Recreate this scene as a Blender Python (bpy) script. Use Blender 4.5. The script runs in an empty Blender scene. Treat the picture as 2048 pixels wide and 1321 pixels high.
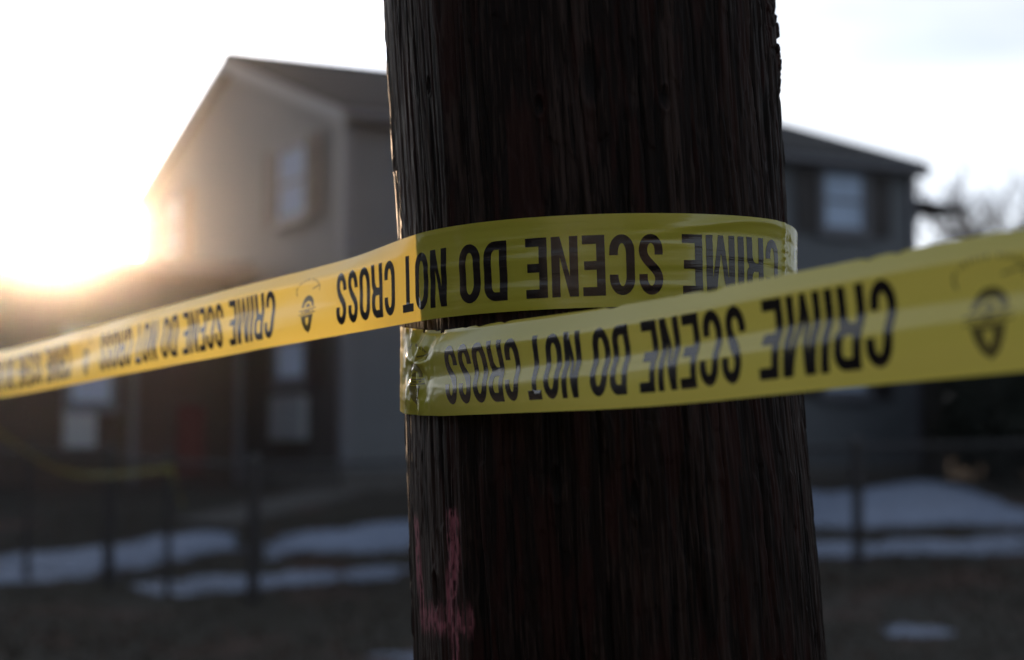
import bpy, bmesh, math, random
import numpy as np
from mathutils import Vector, Matrix
from mathutils.geometry import tessellate_polygon

SC = bpy.context.scene
COL = SC.collection
# ------------------------------------------------------------------ camera
F = 3400.0; HY = 880.0; CZ = 1.5
TH = math.atan((HY - 660.5) / F)
cam_d = bpy.data.cameras.new('camera'); cam = bpy.data.objects.new('camera', cam_d); COL.objects.link(cam)
cam.location = (0, 0, CZ); cam.rotation_euler = (math.pi / 2 + TH, 0, 0)
cam_d.sensor_width = 36.0; cam_d.lens = F / 2048 * 36.0
cam_d.clip_start = 0.05; cam_d.clip_end = 3000
cam_d.dof.use_dof = True; cam_d.dof.focus_distance = 1.32; cam_d.dof.aperture_fstop = 4.3
SC.camera = cam

# ------------------------------------------------------------------ sky and sun
def ray(px, py):
    v = (660.5 - py) / F; u = (px - 1024) / F
    return np.array([u, math.cos(TH) - math.sin(TH) * v, math.sin(TH) + math.cos(TH) * v])
def at(px, py, Y):
    r = ray(px, py); return np.array([0, 0, CZ]) + r * (Y / r[1])
sd = ray(96, 476); sd /= np.linalg.norm(sd)
SUN_EL = math.asin(sd[2]); SUN_AZ = math.atan2(sd[0], sd[1])
w = bpy.data.worlds.new('World'); SC.world = w; w.use_nodes = True
nt = w.node_tree; nt.nodes.clear()
def wn(t, **k):
    n = nt.nodes.new(t)
    for a, b in k.items(): setattr(n, a, b)
    return n
sky = wn('ShaderNodeTexSky'); sky.sky_type = 'NISHITA'; sky.sun_disc = False
sky.sun_elevation = SUN_EL; sky.sun_rotation = SUN_AZ; sky.altitude = 50; sky.air_density = 1.0; sky.dust_density = 1.2; sky.ozone_density = 1.5
hsv = wn('ShaderNodeHueSaturation'); hsv.inputs['Saturation'].default_value = 0.16; hsv.inputs['Value'].default_value = 1.0
nt.links.new(sky.outputs[0], hsv.inputs['Color'])
tc = wn('ShaderNodeTexCoord'); mp = wn('ShaderNodeMapping'); mp.inputs['Scale'].default_value = (1.2, 1.2, 5.0); mp.inputs['Location'].default_value = (0.4, 0.2, 0.9)
nt.links.new(tc.outputs['Generated'], mp.inputs['Vector'])
nz = wn('ShaderNodeTexNoise'); nz.inputs['Scale'].default_value = 2.2; nz.inputs['Detail'].default_value = 5; nz.inputs['Roughness'].default_value = 0.5
nt.links.new(mp.outputs[0], nz.inputs['Vector'])
cr = wn('ShaderNodeValToRGB'); cr.color_ramp.elements[0].position = 0.30; cr.color_ramp.elements[1].position = 0.60
nt.links.new(nz.outputs['Fac'], cr.inputs['Fac'])
mul = wn('ShaderNodeMixRGB', blend_type='MIX')           # thin cloud: greyer and brighter than the clear sky
cl = wn('ShaderNodeMixRGB', blend_type='MULTIPLY'); cl.inputs['Fac'].default_value = 1.0
cl.inputs['Color2'].default_value = (.62, .68, .80, 1)
nt.links.new(hsv.outputs[0], cl.inputs['Color1'])
nt.links.new(cr.outputs[0], mul.inputs['Fac']); nt.links.new(hsv.outputs[0], mul.inputs['Color1']); nt.links.new(cl.outputs[0], mul.inputs['Color2'])
bg = wn('ShaderNodeBackground'); bg.inputs['Strength'].default_value = 0.15
nt.links.new(mul.outputs[0], bg.inputs['Color'])
wo = wn('ShaderNodeOutputWorld'); nt.links.new(bg.outputs[0], wo.inputs['Surface'])

sl = bpy.data.lights.new('sun', 'SUN'); sl.energy = 5.0; sl.angle = math.radians(0.5); sl.color = (1.0, 0.68, 0.43)
so = bpy.data.objects.new('sun', sl); COL.objects.link(so)
so.rotation_euler = Vector((float(sd[0]), float(sd[1]), float(sd[2]))).to_track_quat('Z', 'Y').to_euler()
so.location = (-8, 30, 12)
vs = SC.view_settings; vs.view_transform = 'Standard'; vs.look = 'None'; vs.gamma = 1.0; vs.exposure = 1.08; vs.use_curve_mapping = False
SC.cycles.use_denoising = True
SC.cycles.max_bounces = 6; SC.cycles.transparent_max_bounces = 8; SC.cycles.volume_bounces = 0
SC.cycles.sample_clamp_indirect = 4.0

# ------------------------------------------------------------------ helpers
def tag(o, label=None, cat=None, group=None, kind=None):
    if label: o['label'] = label
    if cat: o['category'] = cat
    if group: o['group'] = group
    if kind: o['kind'] = kind
    return o
def empty(name, loc, rz=0, **k):
    o = bpy.data.objects.new(name, None); COL.objects.link(o); o.location = loc; o.rotation_euler = (0, 0, rz); o.empty_display_size = 0.2
    return tag(o, **k)
class MB:
    def __init__(s): s.v = []; s.f = []
    def box(s, a, b, rot=None, piv=None):
        x0, y0, z0 = a; x1, y1, z1 = b; n = len(s.v)
        pts = [(x0,y0,z0),(x1,y0,z0),(x1,y1,z0),(x0,y1,z0),(x0,y0,z1),(x1,y0,z1),(x1,y1,z1),(x0,y1,z1)]
        s.v += pts
        s.f += [tuple(n + i for i in q) for q in ((0,3,2,1),(4,5,6,7),(0,1,5,4),(1,2,6,5),(2,3,7,6),(3,0,4,7))]
        return s
    def prism(s, poly, d):          # poly: 3d points in a plane, d: extrude vector
        n = len(s.v); m = len(poly)
        s.v += [tuple(p) for p in poly] + [tuple(np.array(p) + np.array(d)) for p in poly]
        s.f.append(tuple(n + i for i in range(m))); s.f.append(tuple(n + m + i for i in reversed(range(m))))
        for i in range(m):
            j = (i + 1) % m; s.f.append((n + i, n + m + i, n + m + j, n + j))
        return s
    def tube(s, pts, r, k=8, cap=True):
        pts = [np.array(p, float) for p in pts]; rr = r if isinstance(r, (list, tuple)) else [r] * len(pts)
        n = len(s.v); ref = None
        for i, p in enumerate(pts):
            t = pts[min(i + 1, len(pts) - 1)] - pts[max(i - 1, 0)]; t = t / (np.linalg.norm(t) + 1e-9)
            if ref is None: ref = np.array([1., 0, 0]) if abs(t[0]) < .8 else np.array([0, 1., 0])
            a = np.cross(t, ref); a /= np.linalg.norm(a) + 1e-9; b = np.cross(t, a); ref = np.cross(a, t)
            for j in range(k):
                q = 2 * math.pi * j / k; s.v.append(tuple(p + rr[i] * (math.cos(q) * a + math.sin(q) * b)))
        for i in range(len(pts) - 1):
            for j in range(k):
                j2 = (j + 1) % k; s.f.append((n + i*k + j, n + i*k + j2, n + (i+1)*k + j2, n + (i+1)*k + j))
        if cap:
            s.f.append(tuple(n + j for j in reversed(range(k)))); e = n + (len(pts) - 1) * k; s.f.append(tuple(e + j for j in range(k)))
        return s
    def build(s, name, mat, parent=None, smooth=False, bevel=0):
        me = bpy.data.meshes.new(name); me.from_pydata([tuple(map(float, p)) for p in s.v], [], s.f); me.update()
        if bevel:
            bm = bmesh.new(); bm.from_mesh(me); bmesh.ops.recalc_face_normals(bm, faces=bm.faces)
            bmesh.ops.bevel(bm, geom=bm.edges[:], offset=bevel, segments=2, affect='EDGES', profile=.7); bm.to_mesh(me); bm.free()
        o = bpy.data.objects.new(name, me); COL.objects.link(o)
        if mat: me.materials.append(mat)
        if smooth: me.shade_smooth()
        if parent: o.parent = parent
        return o
def mesh_np(name, V, Q, mat, parent=None, smooth=True, attrs=None, uv=None):
    me = bpy.data.meshes.new(name); V = np.asarray(V, np.float32); Q = np.asarray(Q, np.int32); k = Q.shape[1]
    me.vertices.add(len(V)); me.vertices.foreach_set('co', V.ravel())
    me.loops.add(Q.size); me.loops.foreach_set('vertex_index', Q.ravel())
    me.polygons.add(len(Q)); me.polygons.foreach_set('loop_start', np.arange(0, Q.size, k, dtype=np.int32))
    try: me.polygons.foreach_set('loop_total', np.full(len(Q), k, np.int32))
    except Exception: pass
    me.update(calc_edges=True)
    if attrs:
        for n, a in attrs.items():
            at_ = me.attributes.new(n, 'FLOAT', 'POINT'); at_.data.foreach_set('value', np.asarray(a, np.float32).ravel())
    if uv is not None:
        l = me.uv_layers.new(name='UVMap'); l.data.foreach_set('uv', np.asarray(uv, np.float32)[Q.ravel()].ravel())
    me.validate(); me.materials.append(mat)
    if smooth: me.shade_smooth()
    o = bpy.data.objects.new(name, me); COL.objects.link(o)
    if parent: o.parent = parent
    return o
def grid_q(nr, nc, wrap=False):
    r = np.arange(nr - 1)[:, None]; c = np.arange(nc if wrap else nc - 1)[None, :]; c2 = (c + 1) % nc
    return np.stack([r*nc + c, r*nc + c2, (r+1)*nc + c2, (r+1)*nc + c], -1).reshape(-1, 4)
# value noise
_rng = np.random.RandomState(7); _T = _rng.rand(256, 256)
def vn(x, y):
    x = np.asarray(x, float); y = np.asarray(y, float); xi = np.floor(x).astype(int); yi = np.floor(y).astype(int); fx = x - xi; fy = y - yi
    fx = fx*fx*(3-2*fx); fy = fy*fy*(3-2*fy); g = lambda a, b: _T[a & 255, b & 255]
    return (g(xi, yi)*(1-fx) + g(xi+1, yi)*fx)*(1-fy) + (g(xi, yi+1)*(1-fx) + g(xi+1, yi+1)*fx)*fy
def fbm(x, y, o=4, g=.5):
    s = 0; a = 1; t = 0
    for i in range(o): s = s + a*vn(x*2**i + 17.3*i, y*2**i + 5.1*i); t += a; a *= g
    return s/t
def sst(a, b, x): t = np.clip((x-a)/(b-a), 0, 1); return t*t*(3-2*t)

# materials -----------------------------------------------------------------
def mat(name, col, rough=.7, spec=.5, noise=0.0, nscale=6, bump=0.0, bscale=40, metal=0.0, col2=None, stretch=(1, 1, 1)):
    m = bpy.data.materials.new(name); m.use_nodes = True; t = m.node_tree; p = t.nodes['Principled BSDF']
    p.inputs['Base Color'].default_value = (*col, 1); p.inputs['Roughness'].default_value = rough; p.inputs['Metallic'].default_value = metal
    p.inputs['Specular IOR Level'].default_value = spec
    tcn = t.nodes.new('ShaderNodeTexCoord'); mpn = t.nodes.new('ShaderNodeMapping'); mpn.inputs['Scale'].default_value = stretch
    t.links.new(tcn.outputs['Object'], mpn.inputs['Vector'])
    if noise or col2:
        n = t.nodes.new('ShaderNodeTexNoise'); n.inputs['Scale'].default_value = nscale; n.inputs['Detail'].default_value = 6
        t.links.new(mpn.outputs[0], n.inputs['Vector'])
        r = t.nodes.new('ShaderNodeValToRGB'); r.color_ramp.elements[0].position = .35; r.color_ramp.elements[1].position = .68
        c2 = col2 or tuple(min(1, c*(1+noise)) for c in col); c1 = col if col2 else tuple(c*(1-noise) for c in col)
        r.color_ramp.elements[0].color = (*c1, 1); r.color_ramp.elements[1].color = (*c2, 1)
        t.links.new(n.outputs['Fac'], r.inputs['Fac']); t.links.new(r.outputs[0], p.inputs['Base Color'])
    if bump:
        n2 = t.nodes.new('ShaderNodeTexNoise'); n2.inputs['Scale'].default_value = bscale; n2.inputs['Detail'].default_value = 5
        t.links.new(mpn.outputs[0], n2.inputs['Vector']); b = t.nodes.new('ShaderNodeBump'); b.inputs['Strength'].default_value = bump; b.inputs['Distance'].default_value = .01
        t.links.new(n2.outputs['Fac'], b.inputs['Height']); t.links.new(b.outputs[0], p.inputs['Normal'])
    return m
M = {}
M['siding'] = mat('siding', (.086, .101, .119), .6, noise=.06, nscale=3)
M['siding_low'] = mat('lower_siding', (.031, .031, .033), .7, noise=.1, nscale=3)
M['trim'] = mat('white_trim', (.10, .11, .135), .5, noise=.05)
M['roof'] = mat('shingles', (.024, .026, .031), .9, .2, noise=.25, nscale=9, bump=.4, bscale=60)
M['shutter'] = mat('shutter_paint', (.022, .021, .025), .55, noise=.1)
M['shutter_brown'] = mat('brown_shutter_paint', (.10, .055, .04), .55, noise=.1)
M['curtain_sky'] = mat('curtain_sky', (.36, .47, .64), .9, noise=.12, nscale=14, stretch=(1, 1, .1))  # pale curtain, with the blue sky reflection of the glass painted in
M['door'] = mat('door_paint', (.055, .028, .024), .5, noise=.1)
M['steel'] = mat('galvanised_steel', (.035, .035, .04), .55, metal=.4, noise=.15, nscale=20)
M['concrete'] = mat('concrete', (.085, .084, .084), .85, noise=.12, nscale=5, bump=.3)
M['bark'] = mat('bark', (.06, .045, .038), .9, noise=.3, nscale=12, bump=.5)
M['twig'] = mat('twig_bark', (.085, .065, .055), .9, noise=.2, nscale=6)
M['leaf'] = mat('evergreen_leaf', (.012, .018, .012), .7, noise=.4, nscale=20)
M['red'] = mat('red_cloth', (.075, .018, .014), .8, noise=.1)
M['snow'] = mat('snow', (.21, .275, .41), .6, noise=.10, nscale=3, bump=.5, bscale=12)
M['panel'] = mat('white_panel', (.30, .34, .38), .5, noise=.05)
def glass_mat():
    m = mat('window_glass', (.05, .07, .09), .06, spec=1.0); return m
M['glass'] = glass_mat()
def brick_mat():
    m = mat('brick', (.16, .06, .04), .85); t = m.node_tree; p = t.nodes['Principled BSDF']
    tcn = t.nodes.new('ShaderNodeTexCoord'); cx = t.nodes.new('ShaderNodeSeparateXYZ'); cb = t.nodes.new('ShaderNodeCombineXYZ')
    t.links.new(tcn.outputs['Object'], cx.inputs[0]); t.links.new(cx.outputs['X'], cb.inputs['X']); t.links.new(cx.outputs['Z'], cb.inputs['Y'])
    b = t.nodes.new('ShaderNodeTexBrick'); b.inputs['Scale'].default_value = 4.5; b.inputs['Color1'].default_value = (.055, .034, .028, 1); b.inputs['Color2'].default_value = (.036, .025, .022, 1)
    b.inputs['Mortar'].default_value = (.16, .14, .12, 1); b.inputs['Mortar Size'].default_value = .015
    t.links.new(cb.outputs[0], b.inputs['Vector']); t.links.new(b.outputs[0], p.inputs['Base Color']); return m
M['brick'] = brick_mat()
def ground_mat():
    m = mat('winter_lawn', (.05, .045, .028), .95, bump=1.0, bscale=30); t = m.node_tree; p = t.nodes['Principled BSDF']
    tcn = t.nodes.new('ShaderNodeTexCoord')
    def N(s, d=6):
        n = t.nodes.new('ShaderNodeTexNoise'); n.inputs['Scale'].default_value = s; n.inputs['Detail'].default_value = d
        t.links.new(tcn.outputs['Object'], n.inputs['Vector']); return n
    def R(n, a, b, ca, cb):
        r = t.nodes.new('ShaderNodeValToRGB'); r.color_ramp.elements[0].position = a; r.color_ramp.elements[1].position = b
        r.color_ramp.elements[0].color = (*ca, 1); r.color_ramp.elements[1].color = (*cb, 1); t.links.new(n.outputs['Fac'], r.inputs['Fac']); return r
    a = R(N(1.3), .35, .65, (.014, .014, .010), (.024, .022, .015)); b = R(N(14, 8), .4, .7, (.011, .010, .007), (.033, .025, .016))
    mx = t.nodes.new('ShaderNodeMixRGB'); mx.inputs[0].default_value = .5; t.links.new(a.outputs[0], mx.inputs[1]); t.links.new(b.outputs[0], mx.inputs[2])
    c = R(N(.8), .55, .72, (0, 0, 0), (1, 1, 1)); mx2 = t.nodes.new('ShaderNodeMixRGB'); mx2.inputs[2].default_value = (.075, .035, .026, 1)
    t.links.new(c.outputs[0], mx2.inputs[0]); t.links.new(mx.outputs[0], mx2.inputs[1]); t.links.new(mx2.outputs[0], p.inputs['Base Color'])
    return m
M['ground'] = ground_mat()

# ------------------------------------------------------------------ ground
def gz(Y):
    return np.interp(Y, [-50, 11, 13, 15, 16.5, 18, 20, 23.4, 28, 40, 900], [-.1, -.02, .02, .12, .22, .35, .55, .78, .84, .9, 1.0])
def G(X, Y): return gz(Y) + .03*(fbm(np.asarray(X)*.6+40, np.asarray(Y)*.6+40, 3) - .5)
def on_ground(px, py):
    lo, hi = 2.0, 200.0
    r = ray(px, py)
    for Y in np.arange(6, 120, .1):
        p = at(px, py, Y)
        if p[2] <= float(G(p[0], p[1])): return p
    return at(px, py, 100)
xs = np.concatenate([[-900, -400, -150, -60], np.arange(-30, 30.1, .35), [60, 150, 400, 900]])
ys = np.concatenate([[-300, -80, -20, -5], np.arange(0, 45, .35), [50, 60, 80, 120, 200, 400, 900]])
XX, YY = np.meshgrid(xs, ys); ZZ = G(XX, YY)
tag(mesh_np('ground', np.stack([XX, YY, ZZ], -1).reshape(-1, 3), grid_q(len(ys), len(xs)), M['ground']), kind='structure')

# snow lying on the lawn, outlines given as rings of points
def snow(name, ring_px, h, label, seed):
    ring = np.array([on_ground(*p)[:2] for p in ring_px])
    x0, y0 = ring.min(0) - .3; x1, y1 = ring.max(0) + .3; st = .06
    gx = np.arange(x0, x1, st); gy = np.arange(y0, y1, st); X, Y = np.meshgrid(gx, gy)
    inside = np.zeros(X.shape, bool); dist = np.full(X.shape, 9.)
    for i in range(len(ring)):
        a = ring[i]; b = ring[(i+1) % len(ring)]
        c = ((a[1] > Y) != (b[1] > Y)); xi = (b[0]-a[0])*(Y-a[1])/((b[1]-a[1]) + 1e-12) + a[0]; inside ^= c & (X < xi)
        ab = b - a; t = np.clip(((X-a[0])*ab[0] + (Y-a[1])*ab[1])/(ab@ab + 1e-9), 0, 1); dist = np.minimum(dist, np.hypot(X-a[0]-t*ab[0], Y-a[1]-t*ab[1]))
    d = np.where(inside, dist, -dist) + .75*(fbm(X*1.6+seed, Y*1.3, 5, .62) - .52) - .25*sst(.62, .75, fbm(X*3.1+seed*7, Y*2.3+9, 3))
    top = h*sst(0, .8, d)*(.7+.6*fbm(X*2, Y*2+seed, 3)) + .003
    Z = np.where(d > 0, G(X, Y) + top, G(X, Y) - .03)
    q = grid_q(len(gy), len(gx)); keep = (d.ravel()[q] > -.05).all(1); q = q[keep]
    u = np.unique(q); rm = np.zeros(X.size, int); rm[u] = np.arange(len(u))
    V = np.stack([X, Y, Z], -1).reshape(-1, 3)[u]
    o = mesh_np(name, V, rm[q], M['snow']); tag(o, label, 'snow', kind='stuff'); return o
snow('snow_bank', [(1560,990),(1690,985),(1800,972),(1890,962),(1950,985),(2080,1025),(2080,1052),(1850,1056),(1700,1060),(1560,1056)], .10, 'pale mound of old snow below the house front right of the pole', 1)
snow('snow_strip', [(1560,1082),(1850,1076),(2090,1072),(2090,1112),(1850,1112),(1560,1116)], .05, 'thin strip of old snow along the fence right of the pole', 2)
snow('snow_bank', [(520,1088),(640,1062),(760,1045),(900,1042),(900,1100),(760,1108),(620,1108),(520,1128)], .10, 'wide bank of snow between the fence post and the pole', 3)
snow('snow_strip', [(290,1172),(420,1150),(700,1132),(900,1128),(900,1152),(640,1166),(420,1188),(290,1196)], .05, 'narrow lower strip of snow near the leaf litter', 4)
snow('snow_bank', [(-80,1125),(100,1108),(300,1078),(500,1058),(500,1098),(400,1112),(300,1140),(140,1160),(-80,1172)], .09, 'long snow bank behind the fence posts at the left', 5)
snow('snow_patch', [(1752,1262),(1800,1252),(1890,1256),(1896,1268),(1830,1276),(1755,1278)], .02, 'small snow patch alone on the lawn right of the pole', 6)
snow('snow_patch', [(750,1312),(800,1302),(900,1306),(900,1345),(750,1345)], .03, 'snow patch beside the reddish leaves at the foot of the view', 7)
# path leading to the house corner
def strip(name, c_px, wid, mt, dz=.004):
    pts = [on_ground(*p)[:2] for p in c_px]; P = []
    for a, b in zip(pts[:-1], pts[1:]):
        for t in np.linspace(0, 1, 12, endpoint=False): P.append(a + (b-a)*t)
    P.append(pts[-1]); P = np.array(P); T = np.gradient(P, axis=0); T /= np.linalg.norm(T, axis=1)[:, None]; Nn = np.stack([-T[:, 1], T[:, 0]], 1)
    V = []
    for s in np.linspace(-.5, .5, 7):
        q = P + Nn*wid*s; V.append(np.column_stack([q, G(q[:, 0], q[:, 1]) + dz + .03]))
    V.append(np.column_stack([P + Nn*wid*.5, G(P[:, 0], P[:, 1]) - .05])); V.insert(0, np.column_stack([P - Nn*wid*.5, G(P[:, 0], P[:, 1]) - .05]))
    V = np.stack(V, 0); return mesh_np(name, V.reshape(-1, 3), grid_q(V.shape[0], V.shape[1]), mt)
tag(strip('path', [(400, 1052), (520, 1024), (655, 990), (720, 978)], .8, M['concrete']), kind='structure')

def litter(name, n, box, mt, hgt, wid, label, cat, seed, flat):
    rng = np.random.RandomState(seed); X = rng.uniform(box[0], box[1], n); Y = rng.uniform(box[2], box[3], n); ok = fbm(X*.9+seed, Y*.9, 3) > (.42 if flat else .3); X, Y = X[ok], Y[ok]; n = len(X)
    a = rng.rand(n)*6.283; h = hgt*(.4+rng.rand(n)); wd = wid*(.5+rng.rand(n)); Z = G(X, Y)
    c = np.stack([X, Y, Z], 1); d = np.stack([np.cos(a), np.sin(a), 0*a], 1); e = np.stack([-np.sin(a), np.cos(a), 0*a], 1)
    if flat:
        up = np.array([0, 0, 1.])*h[:, None]; V = np.stack([c-d*wd[:, None]+up*.2, c-e*wd[:, None]*.6+up, c+d*wd[:, None]+up*.5, c+e*wd[:, None]*.6+up*.3], 1).reshape(-1, 3); Q = np.arange(4*n).reshape(n, 4)
    else:
        l = (rng.rand(n)-.5)[:, None]*hgt*1.2; V = np.stack([c-d*wd[:, None], c+d*wd[:, None], c+e*l+np.array([0, 0, 1.])*h[:, None]], 1).reshape(-1, 3); Q = np.arange(3*n).reshape(n, 3)
    tag(mesh_np(name, V, Q, mt, smooth=False), label, cat, kind='stuff')
M['blade'] = mat('dry_grass', (.035, .031, .018), .9, noise=.3, nscale=5); M['dead_leaf'] = mat('dead_leaf', (.06, .026, .016), .85, noise=.4, nscale=8)
litter('grass', 60000, (-5.5, 6.5, 8.5, 21), M['blade'], .05, .004, 'dull brown green winter grass on the lawn', 'grass', 3, False)
litter('fallen_leaves', 5000, (-5.5, 6.5, 8.5, 20), M['dead_leaf'], .03, .035, 'reddish brown dead leaves scattered on the lawn', 'leaves', 8, True)
# ------------------------------------------------------------------ the house
HX = np.array([-2.30, 23.4]); RZ = math.atan2(.474, .881)
hb = float(gz(23.4))
house = empty('house', (HX[0], HX[1], hb), RZ, label='large two storey grey house with vinyl siding and shuttered windows behind the pole', cat='house')
L, D, EV, RG = 10.2, 9.88, 5.22, 6.88           # front length, depth, eave and ridge heights
def siding(name, p0, dirv, length, z0, z1, nrm, mt, topf=None):
    # real lapped boards: each course tilts out at its foot
    mb = MB(); c = .115; z = z0; p0 = np.array(p0, float); dirv = np.array(dirv, float); nrm = np.array(nrm, float)
    while z < z1 - 1e-4:
        zt = min(z + c, z1); a, b = 0, length
        if topf:
            r = topf(zt)
            if r is None: break
            a, b = r
        n = len(mb.v); P = lambda s, zz, off: tuple(np.append(p0 + dirv*s + nrm*off, zz))
        mb.v += [P(a, z, .016), P(b, z, .016), P(b, zt, .002), P(a, zt, .002), P(a, z, .0), P(b, z, .0)]
        mb.f += [(n, n+1, n+2, n+3), (n+4, n+5, n+1, n)]; z = zt
    return mb.build(name, mt, house)
# wall core + lapped siding
core = MB().box((.02, .02, -.6), (L-.02, D-.02, EV)); 
gab = [(.02, .02, EV), (.02, D-.02, EV), (.02, D/2, RG-.12)]
core.prism(gab, (L-.04, 0, 0)); core.build('wall', M['siding'], house)
MIDZ = 2.6
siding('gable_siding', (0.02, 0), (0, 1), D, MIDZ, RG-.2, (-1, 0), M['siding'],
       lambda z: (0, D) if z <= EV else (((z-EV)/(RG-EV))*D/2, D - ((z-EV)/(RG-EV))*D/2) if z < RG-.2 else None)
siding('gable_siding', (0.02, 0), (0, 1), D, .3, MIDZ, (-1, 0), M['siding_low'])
siding('front_siding', (0, .02), (1, 0), L, .3, EV, (0, -1), M['siding'])
siding('end_siding', (L-.02, 0), (0, 1), D, .3, EV, (1, 0), M['siding'])
MB().box((-.05, -.05, -.6), (L+.05, D+.05, .3)).build('foundation', M['concrete'], house)
for (x, y) in ((0, 0), (L, 0), (0, D), (L, D)):
    MB().box((x-.06, y-.06, .3), (x+.10 if x == 0 else x+.06, y+.10 if y == 0 else y+.06, EV-.02)).build('corner_board', M['trim'], house)
# roof
ov, ro, th = .26, .12, .16; sl_ = (RG-EV)/(D/2)
def roofz(y): return EV + .06 + sl_*min(y, D-y)
rf = MB()
for s in (0, 1):
    ya, yb = (-ov, D/2) if s == 0 else (D+ov, D/2)
    za, zb = roofz(-ov), roofz(D/2)
    poly = [(-ro, ya, za), (-ro, yb, zb), (-ro, yb, zb+th*.9), (-ro, ya, za+th*.8)]
    rf.prism(poly if s == 0 else poly[::-1], (L+2*ro, 0, 0))
roof = rf.build('roof', M['roof'], house)
MB().box((-ro, D/2-.12, roofz(D/2)+th*.9), (L+ro, D/2+.12, roofz(D/2)+th*.9+.03)).build('ridge_cap', M['roof'], roof)
for x in (-ro-.03, L+ro):
    for s in (0, 1):
        ya, yb = (-ov, D/2) if s == 0 else (D+ov, D/2); za, zb = roofz(-ov)-.05, roofz(D/2)-.05
        MB().prism([(x, ya, za-.09), (x, yb, zb-.09), (x, yb, zb+.10), (x, ya, za+.10)], (.03, 0, 0)).build('rake_board', M['trim'], roof)
for y in (-ov, D+ov):
    g_ = MB(); sy = -1 if y < 0 else 1
    g_.box((-ro, min(y, y+sy*.12), roofz(-ov)-.05), (L+ro, max(y, y+sy*.12), roofz(-ov)+.05)); g_.build('gutter', M['trim'], roof)
    MB().box((-ro, min(y, -.0 if y < 0 else D), roofz(-ov)-.09), (L+ro, max(y, 0 if y < 0 else D), roofz(-ov)-.061)).build('soffit', M['trim'], roof)
MB().box((6.0, D/2+.5, RG-.4), (6.7, D/2+1.1, RG+.05)).build('chimney', M['brick'], roof)

def window(parent, face, s0, s1, z0, z1, shutters=(1, 1), scol='shutter', curtain_sky=True, inner='curtain_sky'):
    """face 'g': on the x=0 gable, s runs along y.  face 'f': on the y=0 front, s runs along x."""
    def B(mb, sa, sb, za, zb, o0, o1):
        if face == 'g': mb.box((-o1, sa, za), (-o0, sb, zb))
        elif face == 'f': mb.box((sa, -o1, za), (sb, -o0, zb))
        elif face == 'w': mb.box((sa, WY-o1, za), (sb, WY-o0, zb))
        return mb
    f = .085
    fr = MB(); B(fr, s0-f, s0, z0-f, z1+f, .005, .075); B(fr, s1, s1+f, z0-f, z1+f, .005, .075); B(fr, s0, s1, z1, z1+f, .006, .073); B(fr, s0, s1, z0-f, z0, .006, .074)
    wnd = fr.build('window', M['trim'], parent)
    sh = MB(); zm = (z0+z1)/2
    B(sh, s0, s1, zm-.025, zm+.025, .012, .058)
    for za, zb in ((z0, zm-.025), (zm+.025, z1)):
        B(sh, s0, s0+.045, za, zb, .013, .05); B(sh, s1-.045, s1, za, zb, .013, .05)
    B(sh, s0+.045, s1-.045, z1-.04, z1, .013, .05); B(sh, s0+.045, s1-.045, z0, z0+.05, .013, .05)
    sh.build('sash', M['trim'], wnd)
    B(MB(), s0+.045, s1-.045, z0+.05, z1-.04, .021, .027).build('pane', M['glass'] if not curtain_sky else M[inner], wnd)
    B(MB(), s0-f-.03, s1+f+.03, z0-f-.045, z0-f, .004, .11).build('sill', M['trim'], wnd)
    sw = .42
    for k, on in enumerate(shutters):
        if not on: continue
        a = s0-f-.03-sw if k == 0 else s1+f+.03
        m_ = MB(); B(m_, a, a+.06, z0-f, z1+f, .02, .055); B(m_, a+sw-.06, a+sw, z0-f, z1+f, .02, .055)
        for zz in (z0-f, (z0+z1)/2-.04, z1+f-.07): B(m_, a+.06, a+sw-.06, zz, zz+.07, .02, .053)
        zz = z0-f+.08
        while zz < z1+f-.10:
            if abs(zz-(z0+z1)/2) > .07: B(m_, a+.06, a+sw-.06, zz, zz+.03, .024, .046)
            zz += .05
        B(m_, a+.06, a+sw-.06, z0-f+.005, z1+f-.005, .018, .0235)
        m_.build('shutter', M[scol], wnd)
    return wnd
window(house, 'g', 1.42, 2.60, 4.02, 5.08)
window(house, 'g', 7.40, 8.50, 4.02, 5.08, (1, 0), 'shutter_brown')
window(house, 'g', 1.42, 2.60, 1.60, 2.75)
for s0 in (1.6, 4.9): window(house, 'f', s0, s0+.9, 4.12, 5.08)
for s0 in (1.6, ): window(house, 'f', s0, s0+.9, 1.48, 2.60)
window(house, 'f', 8.30, 9.16, 4.12, 5.08)
window(house, 'f', 8.30, 9.16, 1.48, 2.60)
# front door hidden behind the pole but seen from a step aside
dr = MB().box((5.2, -.05, .3), (6.15, -.005, 2.4)).build('door', M['door'], house)
MB().tube([(6.02, -.05, 1.3), (6.02, -.10, 1.3)], .03).build('handle', M['steel'], dr)
MB().box((4.9, -1.2, -.6), (6.5, -.05, .28)).build('doorstep', M['concrete'], house)
# pale square panel with a lattice below the ground floor window
pn = MB().box((-.13, 1.32, .72), (-.02, 2.62, 1.36)).build('wall_panel', M['panel'], house)
lat = MB()
for k in range(9): lat.box((-.145, 1.36+k*.15, .75), (-.13, 1.375+k*.15, 1.33))
for k in range(5): lat.box((-.146, 1.34, .77+k*.13), (-.131, 2.60, .785+k*.13))
lat.build('lattice', M['trim'], pn)
# thin side canopy on the right end
cp = MB(); cp.prism([(L+.02, .1, 4.72), (L+1.5, .1, 4.62), (L+1.5, .1, 4.67), (L+.02, .1, 4.80)], (0, 1.0, 0)); cpo = cp.build('side_canopy', M['roof'], house)
for yy in (.25, .95): MB().tube([(L+.04, yy, 4.3), (L+.7, yy, 4.66)], .02).build('bracket', M['shutter'], cpo)

MB().box((L+.07, .25, -.6), (L+.95, 4.0, 2.75)).build('side_bay', M['siding_low'], house)
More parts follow.
